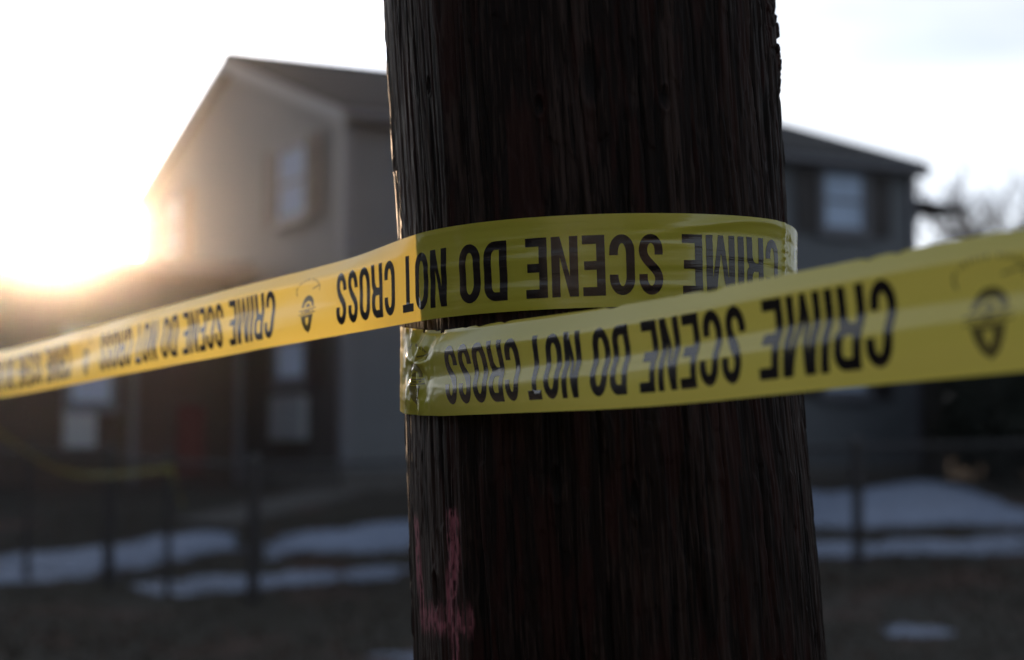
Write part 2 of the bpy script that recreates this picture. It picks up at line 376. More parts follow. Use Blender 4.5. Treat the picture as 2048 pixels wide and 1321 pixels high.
# single storey brick wing at the left
WY = 4.1
wing = MB().box((-8.5, WY, -.6), (-.03, WY+6.0, 3.26)).build('brick_wing', M['brick'], house)
MB().box((-8.9, WY-.4, 3.27), (-.035, WY+6.3, 3.50)).build('wing_roof', M['roof'], house)
MB().box((-8.92, WY-.43, 3.3), (-.04, WY-.402, 3.46)).build('fascia', M['trim'], house)
MB().box((-.16, WY-.09, .0), (-.05, WY-.005, 3.26)).build('downspout', M['trim'], house)
window(house, 'w', -2.80, -2.12, 1.25, 2.35, (0, 0))
window(house, 'w', -6.6, -5.6, 1.0, 2.3, (1, 1), 'shutter')
d2 = MB().box((-1.75, WY-.06, .0), (-.85, WY-.004, 2.15)).build('door', M['door'], house)
MB().tube([(-.95, WY-.06, 1.05), (-.95, WY-.12, 1.05)], .03).build('handle', M['steel'], d2)
MB().box((-1.85, WY-.055, 0), (-1.755, WY-.002, 2.25)).build('door_frame', M['trim'], house)
MB().box((-2.87, WY-.16, .60), (-2.40, WY-.006, 1.12)).build('wall_panel', M['panel'], house)

# ------------------------------------------------------------------ garden flag
fp = at(380, 950, 22.0)
gf = empty('garden_flag', (fp[0], fp[1], float(G(fp[0], fp[1]))), .3, label='small dark red garden flag hanging on a thin stand before the brick wing', cat='flag')
MB().tube([(-.22, 0, -.1), (-.22, 0, 1.30), (.20, 0, 1.30)], .010).build('stand', M['steel'], gf)
fx = np.linspace(-.18, .18, 14); fz = np.linspace(.38, 1.27, 24); A, B_ = np.meshgrid(fx, fz); yy = .03*np.sin(A*22)*(1.3-B_)
mesh_np('cloth', np.concatenate([np.stack([A, yy, B_], -1).reshape(-1, 3), np.stack([A, yy+.004, B_], -1).reshape(-1, 3)]),
        np.concatenate([grid_q(24, 14), grid_q(24, 14)[:, ::-1] + 24*14]), M['red'], gf)

# ------------------------------------------------------------------ chain link fence
def gp(px, Y):
    X = (px-1024)/F*Y*1.0; return np.array([X, Y, float(G(X, Y))])
fpts = [(-60, 16.7), (60, 16.2), (222, 15.8), (340, 15.2), (510, 14.75), (1110, 15.6), (1712, 16.9), (2300, 17.6)]
FP = [gp(*p) for p in fpts]; FH = 1.18
fen = empty('chain_link_fence', tuple(FP[4]), 0, label='low dark chain link fence with steel posts crossing the lawn behind the pole', cat='fence')
off = -FP[4]
for k, p in enumerate(FP):
    r_ = .055 if k in (2, 4, 6) else .032
    b = p + off
    po = MB().tube([b + (0, 0, -.2), b + (0, 0, FH+.05)], r_, 12).build('post', M['steel'], fen, smooth=False)
    MB().tube([b + (0, 0, FH+.05), b + (0, 0, FH+.085), b + (0, 0, FH+.10)], [r_*1.15, r_*.9, .005], 12).build('cap', M['steel'], po)
ra = MB(); wr = MB(); bt = MB()
for a, b in zip(FP[:-1], FP[1:]):
    a = a + off; b = b + off; ra.tube([a + (0, 0, FH), b + (0, 0, FH)], .021, 8); bt.tube([a + (0, 0, .07), b + (0, 0, .07)], .004, 4)
    ln = np.linalg.norm((b-a)[:2]); n = int(ln/.085); hh = FH-.08; steps = ln/hh
    for k in range(-int(hh/.085)-1, n+1):
        for sgn in (1, -1):
            s0 = k*.085 if sgn == 1 else k*.085+hh; s1 = s0 + sgn*hh; z0, z1 = .07, .07+hh
            # clip the 45 degree wire to the bay
            t0, t1 = 0., 1.
            for lim, side in ((0, 1), (ln, -1)):
                d0 = (s0-lim)*side; d1 = (s1-lim)*side
                if d0 < 0 and d1 < 0: t0 = 2; break
                if d0 < 0: t0 = max(t0, d0/(d0-d1))
                elif d1 < 0: t1 = min(t1, d0/(d0-d1))
            if t0 >= t1: continue
            P = lambda t: a + (b-a)*((s0+(s1-s0)*t)/ln) + np.array([0, .004*sgn, z0+(z1-z0)*t])
            wr.tube([P(t0), P(t1)], .0030, 3, cap=False)
ra.build('top_rail', M['steel'], fen); bt.build('bottom_wire', M['steel'], fen); wr.build('mesh', M['steel'], fen)

# ------------------------------------------------------------------ shrubs and trees
def shrub(name, c, rx, ry, h, n, seed, label, group=None):
    rng = np.random.RandomState(seed); t = empty(name, c, 0, label=label, cat='shrub', group=group)
    V = []; Q = []
    cl_ = rng.uniform(-1, 1, (70, 3)); cl_ /= np.maximum(1, np.linalg.norm(cl_, axis=1)/.85)[:, None]
    for i in range(n):
        k = cl_[rng.randint(40)] + rng.randn(3)*.16; z = (k[2]*.5+.5)*h; wd = 1-.35*max(0, z/h)**2
        p = np.array([k[0]*rx*wd, k[1]*ry*wd, max(.02, z)]); a = rng.randn(3); a /= np.linalg.norm(a); b = np.cross(a, rng.randn(3)); b /= np.linalg.norm(b)
        s = .05+.04*rng.rand(); m = len(V); V += [p-a*s, p+b*s*.4, p+a*s, p-b*s*.4]; Q.append((m, m+1, m+2, m+3))
    mesh_np('foliage', V, Q, M['leaf'], t, smooth=False)
    st = MB()
    for k in range(6):
        a = k*1.05; st.tube([(0, 0, -.1), (.25*rx*math.cos(a), .25*ry*math.sin(a), h*.4), (.5*rx*math.cos(a+.3), .5*ry*math.sin(a+.3), h*.8)], [.04, .025, .008], 6)
    st.build('stem', M['bark'], t); return t
for i, (px, Y, rx, ry, h, lab) in enumerate([(1935, 31.5, 1.0, .9, 3.9, 'narrow dark evergreen shrub close to the end wall of the grey house'),(1985, 27.8, .95, .9, 3.4, 'dark evergreen shrub nearest the right end of the grey house'),
                                  (2110, 23.5, 1.1, 1.0, 2.8, 'dark evergreen shrub farthest right, at the frame edge'),
                                  (2035, 26.5, 1.1, .8, 3.0, 'tall dark evergreen shrub behind the other two, right of the house')]):
    p = gp(px, Y); shrub('evergreen_shrub', tuple(p), rx, ry, h, 12000, 11+i, lab, 'evergreen shrubs beside the house')
def bare_tree(c, H, seed, label):
    rng = random.Random(seed); t = empty('bare_tree', c, 0, label=label, cat='tree', group='bare trees behind the house')
    tr = MB(); tw = MB()
    def grow(mb, p, d, ln, r, lev):
        pts = [p]; q = p.copy(); dd = d.copy()
        for k in range(3):
            dd = dd + np.array([rng.gauss(0, .13), rng.gauss(0, .13), rng.gauss(.03, .06)]); dd /= np.linalg.norm(dd); q = q + dd*ln/3; pts.append(q.copy())
        mb.tube(pts, [r, r*.88, r*.76, r*.6], 6 if lev < 2 else 3, cap=False)
        if lev >= 5: return
        n = 4 if lev < 5 else 3
        for k in range(n):
            a = rng.random()*6.28; sp = rng.uniform(.35, .75); s = np.array([math.cos(a), math.sin(a), 0]); nd = dd*math.cos(sp) + s*math.sin(sp); nd /= np.linalg.norm(nd)
            base = pts[-1] if k < 2 else pts[rng.randint(1, 2)]
            grow(tr if lev < 1 else tw, base, nd, ln*rng.uniform(.62, .82), r*.62, lev+1)
    grow(tr, np.array([0, 0, -.1]), np.array([0, 0, 1.]), H*.30, H*.016, 0)
    tr.build('trunk', M['bark'], t, smooth=True); tw.build('crown', M['twig'], t); return t
for i, (px, Y, H, lab) in enumerate([(2025, 46, 9.4, 'bare winter tree beyond the roof at the right edge'), (1935, 50, 8.0, 'lower bare winter tree just right of the grey house'),
                              (2120, 42, 9.5, 'bare winter tree partly cut off by the right edge'), (1985, 56, 9.6, 'farthest bare tree behind the other bare trees at right')]):
    bare_tree(tuple(gp(px, Y)), H, 31+i, lab)

# ------------------------------------------------------------------ the wooden pole
PY = 1.46
def axx(z): return .0742 - .0588*(z-1.586)
def rad(z): return np.interp(z, [-.3, 0, .8, 1.313, 1.47, 1.513, 1.586, 1.685, 1.795, 1.883, 6], [.192, .19, .182, .1733, .1706, .1692, .168, .167, .1676, .1682, .155])
def hit(px, py):
    r = ray(px, py); z = 1.6
    for _ in range(8):
        R = float(rad(z)); X = axx(z); a = r[0]**2+r[1]**2; b = -2*(r[0]*X+r[1]*PY); c = X*X+PY*PY-R*R; d = max(0, b*b-4*a*c); t = (-b-math.sqrt(d))/2/a; z = CZ+t*r[2]
    return math.atan2(t*r[0]-X, -(t*r[1]-PY)), z
def facet(phi):     # shallow shaved face on the left of the pole
    a, b = math.radians(-46), math.radians(-86); mid = (a+b)/2; half = (a-b)/2
    x = np.clip((phi-mid)/half, -1, 1); ch = 1 - math.cos(half)/np.cos(x*half)
    gro = np.exp(-((phi-math.radians(-41))/math.radians(3.2))**2)*.0035
    return ch*.55, gro
za = np.concatenate([[-.3, -.05], np.arange(.0, 1.26, .03), np.arange(1.262, 1.95, .0013), np.arange(1.96, 6.0, .05)])
pa = np.concatenate([np.linspace(-math.radians(112), math.radians(112), 640), np.linspace(math.radians(114), math.radians(246), 50)])
PH, ZZp = np.meshgrid(pa, za)
S = PH*.17          # arc metres
wob = .004*(fbm(S*6, ZZp*2.2+3, 3)-.5)*6
Sx = S + wob*.8
fib = fbm(Sx/.0027, ZZp/.09, 4, .65)
fib2 = fbm(Sx/.0014+9, ZZp/.035, 2)
plates = fbm(Sx/.022+3, ZZp/.28, 3)
chips = fbm(Sx/.010+30, ZZp/.05+8, 3)
crack = 1-np.abs(2*fbm(Sx/.013+50, ZZp/.5+20, 3)-1); crack = sst(.90, .985, crack)
disp = .0030*(fib-.5) + .0008*(fib2-.5) + .0022*(plates-.5) + .0020*sst(.55, .62, chips)*(.5) - .0022*crack
ff, gro = facet(PH); R0 = rad(ZZp)
disp = np.where((PH < math.radians(-46)) & (PH > math.radians(-86)), disp*.55, disp)
# splintered right edge near the top of the view
disp += .0035*sst(.5, .7, fbm(S/.01+77, ZZp/.010, 3))*sst(math.radians(60), math.radians(75), PH)*sst(1.78, 1.82, ZZp)
knot_m = np.zeros_like(PH)
for (kx, ky, ka, kb) in [(860, 1182, .0045, .013), (1078, 212, .003, .007), (1112, 968, .004, .011), (1180, 150, .006, .02), (1330, 195, .004, .008), (985, 690, .003, .006), (1270, 1000, .003, .012), (852, 170, .0025, .006)]:
    kp, kz = hit(kx, ky); e = np.hypot((PH-kp)*.17/ka, (ZZp-kz)/kb)
    disp += -.0035*np.exp(-e**2*1.2) + .0012*np.exp(-((e-1.35)/.3)**2); knot_m = np.maximum(knot_m, np.exp(-e**2))
Rr = R0*(1-ff) - gro + disp
VX = axx(ZZp) + Rr*np.sin(PH); VY = PY - Rr*np.cos(PH)
# pink marker paint strokes
paint = np.zeros_like(PH)
def pstroke(pts, wd, hard):
    global paint
    P = [hit(*p) for p in pts]
    for (a0, z0), (a1, z1) in zip(P[:-1], P[1:]):
        ax_, az_ = (a1-a0)*.17, z1-z0; L2 = ax_*ax_+az_*az_; t = np.clip(((PH-a0)*.17*ax_+(ZZp-z0)*az_)/L2, 0, 1)
        d = np.hypot((PH-a0)*.17-t*ax_, ZZp-z0-t*az_); paint = np.maximum(paint, 1-sst(wd*hard, wd, d))
pstroke([(901, 1040), (903, 1120), (895, 1200), (900, 1250)], .0140, .3)
pstroke([(903, 1230), (906, 1400)], .0105, .35)
pstroke([(823, 1050), (828, 1150), (836, 1240)], .0125, .3)
pstroke([(836, 1238), (880, 1240), (928, 1243)], .0190, .05)
paint = np.clip(paint*(.35+1.0*sst(.35, .65, fbm(Sx/.0022+5, ZZp/.007, 3))) - .5*sst(.50, .40, fib), 0, 1)*.95
nrm_t = np.clip(.5+(disp-disp.mean())/.006, 0, 1)
wear_and_light = np.clip(fbm(Sx/.012+100, ZZp/.22+60, 4)*.9 + .35*(fib-.5) + .17*(PH < math.radians(-46))*(PH > math.radians(-92)), 0, 1)  # weathered streaks, plus the stronger light on the left face painted in
wear_and_light = wear_and_light*np.where(PH < math.radians(-44), 1, .86+.14*sst(1.35, 1.65, ZZp))  # mask thins slightly towards the bottom outside the left face
redm = fbm(Sx/.009+200, ZZp/.06+10, 4)
fleck = fbm(Sx/.0015+300, ZZp/.034+70, 3, .6)
def pole_mat():
    m = bpy.data.materials.new('creosoted_wood'); m.use_nodes = True; t = m.node_tree; p = t.nodes['Principled BSDF']
    def A(n): a = t.nodes.new('ShaderNodeAttribute'); a.attribute_name = n; return a
    def mixc(f, c1, c2):
        x = t.nodes.new('ShaderNodeMixRGB')
        if isinstance(f, float): x.inputs[0].default_value = f
        else: t.links.new(f, x.inputs[0])
        for i, c in ((1, c1), (2, c2)):
            if isinstance(c, tuple): x.inputs[i].default_value = (*c, 1)
            else: t.links.new(c, x.inputs[i])
        return x.outputs[0]
    def rng(s, a, b, lo=0., hi=1.):
        r = t.nodes.new('ShaderNodeMapRange'); r.inputs[1].default_value = a; r.inputs[2].default_value = b; r.inputs[3].default_value = lo; r.inputs[4].default_value = hi; t.links.new(s, r.inputs[0]); return r.outputs[0]
    base = mixc(rng(A('grain').outputs['Fac'], .2, .8), (.0016, .0008, .0006), (.0105, .0052, .0038))
    c = mixc(rng(A('wear_and_light').outputs['Fac'], .46, .68, 0, .75), base, (.042, .0275, .0235))
    c = mixc(rng(A('fleck').outputs['Fac'], .56, .74, 0, .45), c, (.042, .028, .0235))
    c = mixc(rng(A('fleck').outputs['Fac'], .42, .32, 0, .8), c, (.004, .0025, .002))
    c = mixc(rng(A('redness').outputs['Fac'], .52, .70, 0, .6), c, (.024, .0062, .0045))
    c = mixc(rng(A('knot').outputs['Fac'], .2, .8), c, (.006, .005, .005))
    c = mixc(A('paint').outputs['Fac'], c, (.30, .10, .125))
    t.links.new(c, p.inputs['Base Color']); p.inputs['Roughness'].default_value = .62; p.inputs['Specular IOR Level'].default_value = .12
    tcn = t.nodes.new('ShaderNodeTexCoord'); mpn = t.nodes.new('ShaderNodeMapping'); mpn.inputs['Scale'].default_value = (700, 700, 30); t.links.new(tcn.outputs['Object'], mpn.inputs[0])
    n = t.nodes.new('ShaderNodeTexNoise'); n.inputs['Scale'].default_value = 1; n.inputs['Detail'].default_value = 3; t.links.new(mpn.outputs[0], n.inputs['Vector'])
    b = t.nodes.new('ShaderNodeBump'); b.inputs['Strength'].default_value = .5; b.inputs['Distance'].default_value = .0008; t.links.new(n.outputs['Fac'], b.inputs['Height']); t.links.new(b.outputs[0], p.inputs['Normal'])
    return m
M['pole'] = pole_mat()
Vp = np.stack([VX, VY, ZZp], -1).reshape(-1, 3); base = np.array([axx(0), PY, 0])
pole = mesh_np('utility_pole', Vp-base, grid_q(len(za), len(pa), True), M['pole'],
               attrs={'grain': nrm_t, 'wear_and_light': wear_and_light, 'redness': redm, 'knot': knot_m, 'paint': paint, 'fleck': fleck})
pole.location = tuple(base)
tag(pole, 'thick weathered dark wooden utility pole with faded pink paint strokes and yellow tape around it', 'pole')

# ------------------------------------------------------------------ barricade tape
W = .0715; RT = .1705; PER = .648
PHI_C = math.radians(58); PHI_U = math.radians(-58.5); PHI_L = math.radians(-62)
U1 = (PHI_C-PHI_U)*RT; UB = -(2*math.pi + PHI_L - PHI_C)*RT
def zc_func(u):
    # control points of the centre height along the tape
    kn = []
    for t, px, mid in ((.668, 2048, 592), (.334, 1280, 707)):
        X0 = axx(1.55)+RT*math.sin(PHI_L); Y0 = PY-RT*math.cos(PHI_L); kn.append((UB-t, at(px, mid, Y0-t*math.sin(-PHI_L))[2]))
    kn.append((UB+.02, 1.5535)); kn.insert(0, (UB-2.2, kn[0][1]+.05))
    kn += [((-(math.radians(75)-PHI_C))*RT, 1.642), (0, 1.6412), (U1, 1.6315)]
    Y0 = PY-RT*math.cos(PHI_U)
    for px, mid in ((400, 655), (0, 748.5)):
        k = ray(px, mid)[0]/ray(px, mid)[1]; X0 = axx(1.63)+RT*math.sin(PHI_U); t = (k*Y0-X0)/(-math.cos(PHI_U)+k*math.sin(PHI_U)); kn.append((U1+t, at(px, mid, Y0-t*math.sin(PHI_U))[2]))
    kn.append((U1+3.5, kn[-1][1]+.05)); kn = sorted(kn); a = np.array(kn); return a[:, 0], a[:, 1]
KU, KZ = zc_func(0)
def zc(u):
    u = np.asarray(u, float)
    return (np.interp(u-.06, KU, KZ)+np.interp(u-.02, KU, KZ)+np.interp(u+.02, KU, KZ)+np.interp(u+.06, KU, KZ))/4
# cross profile: integrated tilt of the strip where it hangs free
_v = np.linspace(0, 1, 241)
_al = np.radians(-14 + 14*sst(.0, .34, _v) + 22*np.exp(-((_v-.42)/.065)**2) - 6*sst(.48, .6, _v) + 38*sst(.72, .84, _v))
_al0 = np.radians(-14 + 14*sst(.0, .34, _v) - 2*sst(.48, .6, _v) + 38*sst(.72, .84, _v)); _dn0 = np.concatenate([[0], np.cumsum(-np.sin((_al0[1:]+_al0[:-1])/2))/240])
_dn = np.concatenate([[0], np.cumsum(-np.sin((_al[1:]+_al[:-1])/2))/240]); _dz = np.concatenate([[0], np.cumsum(np.cos((_al[1:]+_al[:-1])/2))/240])
_dn -= _dn[120]; _dn0 -= _dn0[120]; _dz -= _dz[120]
LEAN_U = [UB-.6, UB-.46, UB-.05, UB+.1, -.05, .3, U1+.3, U1+1.3]; LEAN_V = [.03, .06, .16, .0, .0, .04, .10, .10]
def tape(u, v, lift=0.0):
    """u metres along the strip (photo right to left), v 0..1 bottom to top."""
    u = np.asarray(u, float); v = np.asarray(v, float)
    lean = np.interp(u, LEAN_U, LEAN_V); ue = u + lean*(v-.5)*W
    z = zc(ue)
    onp = (ue <= U1) & (ue >= UB)
    phi = np.where(ue > U1, PHI_U, np.where(ue < UB, PHI_L-2*math.pi+2*math.pi, PHI_C-ue/RT))
    nx, ny = np.sin(phi), -np.cos(phi)
    zr = np.where(ue > U1, 1.63, np.where(ue < UB, 1.553, z)); cx = axx(zr)
    cxs = np.interp(ue, [UB-.05, UB, UB+.12, U1-.1, U1, U1+.05], [axx(1.553), axx(1.553), axx(1.57), axx(1.633), axx(1.63), axx(1.63)])
    R = RT + .0006
    t = np.where(ue > U1, ue-U1, np.where(ue < UB, UB-ue, 0.))
    dx = np.where(ue > U1, -np.cos(phi), np.cos(phi)); dy = np.where(ue > U1, -np.sin(phi), np.sin(phi))
    X = cxs + R*nx + t*dx; Y = PY + R*ny + t*dy
    free = np.maximum(sst(UB+.055, UB-.02, ue) if False else 1-sst(UB-.03, UB+.045, ue), sst(U1-.01, U1+.16, ue))
    fa = np.interp(ue, [UB-.9, UB-.6, UB-.1, UB+.02, U1+.25, U1+.45, U1+.75, U1+.9], [.4, 1.1, 1.15, .3, .15, .85, .7, .2]); vv_ = v + .04*np.sin(ue*6); dn = (np.interp(vv_, _v, _dn)*fa + np.interp(v, _v, _dn0)*(1-fa))*W; dz = np.interp(v, _v, _dz)*W
    zz = z + free*dz + (1-free)*(v-.5)*W
    off = free*dn + lift
    # the strip wavers a little where it hangs
    off = off + free*.0022*(fbm(ue*5+3, v*1.2+7, 2)-.5)*np.clip(t*6, 0, 1)*4
    # crumple where the strip is pulled round the left edge
    uc = UB+.012; a = ue-uc; b = (v-.60)*W; cr_ = np.exp(-(a/np.where(a < 0, .034, .022))**2); ang = np.arctan2(b, a+.004); rr_ = np.hypot(a, b)
    off = off + cr_*.0020*(np.sin(ang*6+2.5*vn(rr_*70+3, ang*1.5+6))*np.clip(rr_/.016, 0, 1) + .9*(fbm(a*120+20, b*75+4, 3)-.5)*2)
    off = off + .0009*(fbm(v*5.5+2, ue*9+3, 3)-.5)*2*np.exp(-np.abs(a+.02)/.045)*(a > -.2)*(ue < UB+.1)
    # crease and crinkles where it turns round the right edge
    a2 = ue+.006; cr2 = np.exp(-(a2/.0030)**2); band = sst(-.045, -.012, ue)*(1-sst(-.004, .002, ue))
    off = off + cr2*(.0010+.0016*(vn(ue*50, v*30)-.3)) + band*.0005*(fbm(ue*200, v*26+9, 2)-.5)*2
    # long stretch folds on the wrapped part
    wrp = (1-free)*onp
    off = off + wrp*.0011*(fbm(ue*7+2, v*9+3, 2)-.5) + wrp*.0016*np.exp(-((v-.86-.10*np.sin(ue*21+1))/.05)**2)*sst(.02, .1, ue+.06)*(1-sst(.06, .16, ue))
    edge = -.0004*sst(.62, .9, vn(ue*90, 5))*sst(.97, 1, v)*(ue < UB)
    return np.stack([X+nx*off, Y+ny*off, zz+edge*3], -1)
def film_mat(name, ink):
    m = bpy.data.materials.new(name); m.use_nodes = True; t = m.node_tree; p = t.nodes['Principled BSDF']; out = t.nodes['Material Output']
    uvn = t.nodes.new('ShaderNodeUVMap'); uvn.uv_map = 'UVMap'
    def NZ(sx, sy, d):
        mpn = t.nodes.new('ShaderNodeMapping'); mpn.inputs['Scale'].default_value = (sx, sy, 1); t.links.new(uvn.outputs[0], mpn.inputs[0])
        n = t.nodes.new('ShaderNodeTexNoise'); n.inputs['Scale'].default_value = 1; n.inputs['Detail'].default_value = d; t.links.new(mpn.outputs[0], n.inputs['Vector']); return n.outputs['Fac']
    # uv: x = u metres, y = v metres. Stretch ripples run along the strip, strongest where it is pulled over the wood
    sp = t.nodes.new('ShaderNodeSeparateXYZ'); t.links.new(uvn.outputs[0], sp.inputs[0])
    def mr(s, a, b, lo, hi):
        r = t.nodes.new('ShaderNodeMapRange'); r.interpolation_type = 'SMOOTHSTEP'
        for i, x in enumerate((a, b, lo, hi)): r.inputs[i+1].default_value = x
        t.links.new(s, r.inputs[0]); return r.outputs[0]
    def mth(op, a, b):
        x = t.nodes.new('ShaderNodeMath'); x.operation = op
        for i, s in enumerate((a, b)):
            if isinstance(s, (int, float)): x.inputs[i].default_value = s
            else: t.links.new(s, x.inputs[i])
        return x.outputs[0]
    onpole = mth('MULTIPLY', mr(sp.outputs['X'], UB-.02, UB+.05, 0, 1), mr(sp.outputs['X'], U1-.06, U1+.03, 1, 0))
    h = mth('ADD', mth('MULTIPLY', NZ(16, 240, 3), .9), mth('MULTIPLY', NZ(55, 620, 2), .35))
    hs = mth('MULTIPLY', h, mth('ADD', mth('MULTIPLY', onpole, .85), .15))
    b = t.nodes.new('ShaderNodeBump'); b.inputs['Strength'].default_value = .4; b.inputs['Distance'].default_value = .0005
    t.links.new(hs, b.inputs['Height']); t.links.new(b.outputs[0], p.inputs['Normal'])
    p.inputs['Roughness'].default_value = .16; p.inputs['Specular IOR Level'].default_value = .5; p.inputs['IOR'].default_value = 2.0 if not ink else 1.6
    if ink:
        p.inputs['Base Color'].default_value = (*ink, 1); return m
    p.inputs['Base Color'].default_value = (.80, .77, .09, 1)
    tr = t.nodes.new('ShaderNodeBsdfTranslucent'); tr.inputs['Color'].default_value = (.97, .74, .17, 1)
    mx = t.nodes.new('ShaderNodeMixShader'); mx.inputs[0].default_value = .48
    t.links.new(p.outputs[0], mx.inputs[1]); t.links.new(tr.outputs[0], mx.inputs[2]); t.links.new(mx.outputs[0], out.inputs['Surface'])
    return m
M['film'] = film_mat('yellow_film', None); M['ink'] = film_mat('black_ink', (.012, .009, .009)); M['ink2'] = film_mat('grey_ink', (.20, .17, .05))
tp = empty('barricade_tape', (axx(0), PY, 0), 0, label='yellow plastic crime scene tape wrapped around the wooden pole and stretched out to both sides', cat='tape')
tb = np.array([axx(0), PY, 0])
ua = np.concatenate([np.arange(UB-2.0, UB-.72, .02), np.arange(UB-.72, UB-.05, .006), np.arange(UB-.05, UB+.08, .0011), np.arange(UB+.08, -.10, .01), np.arange(-.10, .03, .0011), np.arange(.03, U1+.1, .003), np.arange(U1+.1, U1+1.6, .008), np.arange(U1+1.6, U1+3.3, .03)])
va = np.linspace(0, 1, 73)
UU, VV = np.meshgrid(ua, va); Pt = tape(UU, VV)
film = mesh_np('film', Pt.reshape(-1, 3)-tb, grid_q(len(va), len(ua)), M['film'], tp, uv=np.stack([UU, VV*W], -1).reshape(-1, 2))

# lettering drawn as outlines, x to the right of the reading direction, y up, in metres
LH = .0465; SW = .0069; SH = .0067
def arc(cx, cy, rx, ry, a0, a1, n=10): return [(cx+rx*math.cos(math.radians(a0+(a1-a0)*i/n)), cy+ry*math.sin(math.radians(a0+(a1-a0)*i/n))) for i in range(n+1)]
def stad(w_, ins, insy, full=True, yU=.66, yL=.34):
    rx = w_/2-ins; ry = .0125-insy*.55; t = LH-insy-ry; b = insy+ry; cx = w_/2
    pts = arc(cx, t, rx, ry, 0, 90) + arc(cx, t, rx, ry, 90, 180)[1:] + arc(cx, b, rx, ry, 180, 270) + arc(cx, b, rx, ry, 270, 360)[1:]
    if not full: pts = [(w_-ins, yU*LH)] + pts + [(w_-ins, yL*LH)]
    return pts
def glyph(c):
    h = LH; s = SW; q = SH
    if c == 'O': w_ = .0215; return w_, [stad(w_, 0, 0), stad(w_, s, q)]
    if c == 'C': w_ = .0205; a = stad(w_, 0, 0, False); b = stad(w_, s, q, False); return w_, [a + b[::-1]]
    if c == 'I': return .0070, [[(0, 0), (.0070, 0), (.0070, h), (0, h)]]
    if c == 'E':
        w_ = .0182; m0, m1 = h*.5-q/2, h*.5+q/2
        return w_, [[(0, 0), (w_, 0), (w_, q), (s, q), (s, m0), (w_*.93, m0), (w_*.93, m1), (s, m1), (s, h-q), (w_, h-q), (w_, h), (0, h)]]
    if c == 'T': w_ = .0200; return w_, [[(w_/2-s/2, 0), (w_/2+s/2, 0), (w_/2+s/2, h-q), (w_, h-q), (w_, h), (0, h), (0, h-q), (w_/2-s/2, h-q)]]
    if c == 'N': w_ = .0218; return w_, [[(0, 0), (s, 0), (s, .66*h), (w_-1.05*s, 0), (w_, 0), (w_, h), (w_-s, h), (w_-s, .34*h), (1.05*s, h), (0, h)]]
    if c == 'M':
        w_ = .0290; return w_, [[(0, 0), (s*.93, 0), (s*.93, .74*h), (w_/2-.36*s, 0), (w_/2+.36*s, 0), (w_-s*.93, .74*h), (w_-s*.93, 0), (w_, 0), (w_, h), (w_-1.35*s, h), (w_/2, .30*h), (1.35*s, h), (0, h)]]
    if c == 'D':
        w_ = .0212; r = .0105; a = [(0, 0)] + arc(w_-r, r*1.1, r, r*1.1, -90, 0) + arc(w_-r, h-r*1.1, r, r*1.1, 0, 90) + [(0, h)]
        ri = r-s; ry = r*1.1-q*.8; b = [(s, q)] + arc(w_-r, q+ry, ri, ry, -90, 0) + arc(w_-r, h-q-ry, ri, ry, 0, 90) + [(s, h-q)]; return w_, [a, b]
    if c == 'R':
        w_ = .0218; r = .0100; y0 = .44*h
        a = [(0, 0), (s, 0), (s, y0), (w_-1.9*s, y0)] + arc(w_-1.75*s, y0-.006, .75*s, .006, 90, 0, 6) + [(w_-s, .06*h), (w_-.92*s, 0), (w_+.0006, 0), (w_, .03*h), (w_, .36*h)] + arc(w_-.0045, .36*h, .0045, .0055, 0, 60, 5) \
            + arc(w_-.0050, .62*h, .0050, .0058, -60, 0, 5) + arc(w_-r, h-r*1.1, r, r*1.1, 0, 90) + [(0, h)]
        y1 = y0+q; ri = r-s; b = [(s, y1)] + arc(w_-r+.0006, y1+ri*1.6, ri-.0006, ri*1.6, -90, 0, 6) + arc(w_-r, h-q-ri*1.6, ri, ri*1.6, 0, 90, 6) + [(s, h-q)]; return w_, [a, b]
    if c == 'S':
        w_ = .0200; rx = w_/2-s/2; ry = .0090; cx = w_/2; P = [(w_-s/2, .66*h), (w_-s/2, .70*h)] + arc(cx, h-q/2-ry, rx, ry, 0, 180, 16)
        p0, p1, p2, p3 = (s/2, h-q/2-ry), (s/2, .55*h), (w_-s/2, .47*h), (w_-s/2, q/2+ry)
        P += [tuple((1-t)**3*np.array(p0)+3*(1-t)**2*t*np.array(p1)+3*(1-t)*t*t*np.array(p2)+t**3*np.array(p3)) for t in np.linspace(.06, .98, 16)]
        P += arc(cx, q/2+ry, rx, ry, 0, -180, 16) + [(s/2, .30*h), (s/2, .34*h)]
        P = np.array(P); keep = np.r_[True, np.hypot(*np.diff(P, axis=0).T) > 1e-5]; P = P[keep]
        T = np.gradient(P, axis=0); T /= np.linalg.norm(T, axis=1)[:, None]; Nn = np.stack([-T[:, 1], T[:, 0]], 1); return w_, [[tuple(x) for x in (P+Nn*s/2)] + [tuple(x) for x in (P-Nn*s/2)[::-1]]]
WORDS = [('CRIME', 0.0), ('SCENE', .128), ('DO', .257), ('NOT', .3185), ('CROSS', .403)]
V_TOP, V_BOT = .775, .775 - LH/W
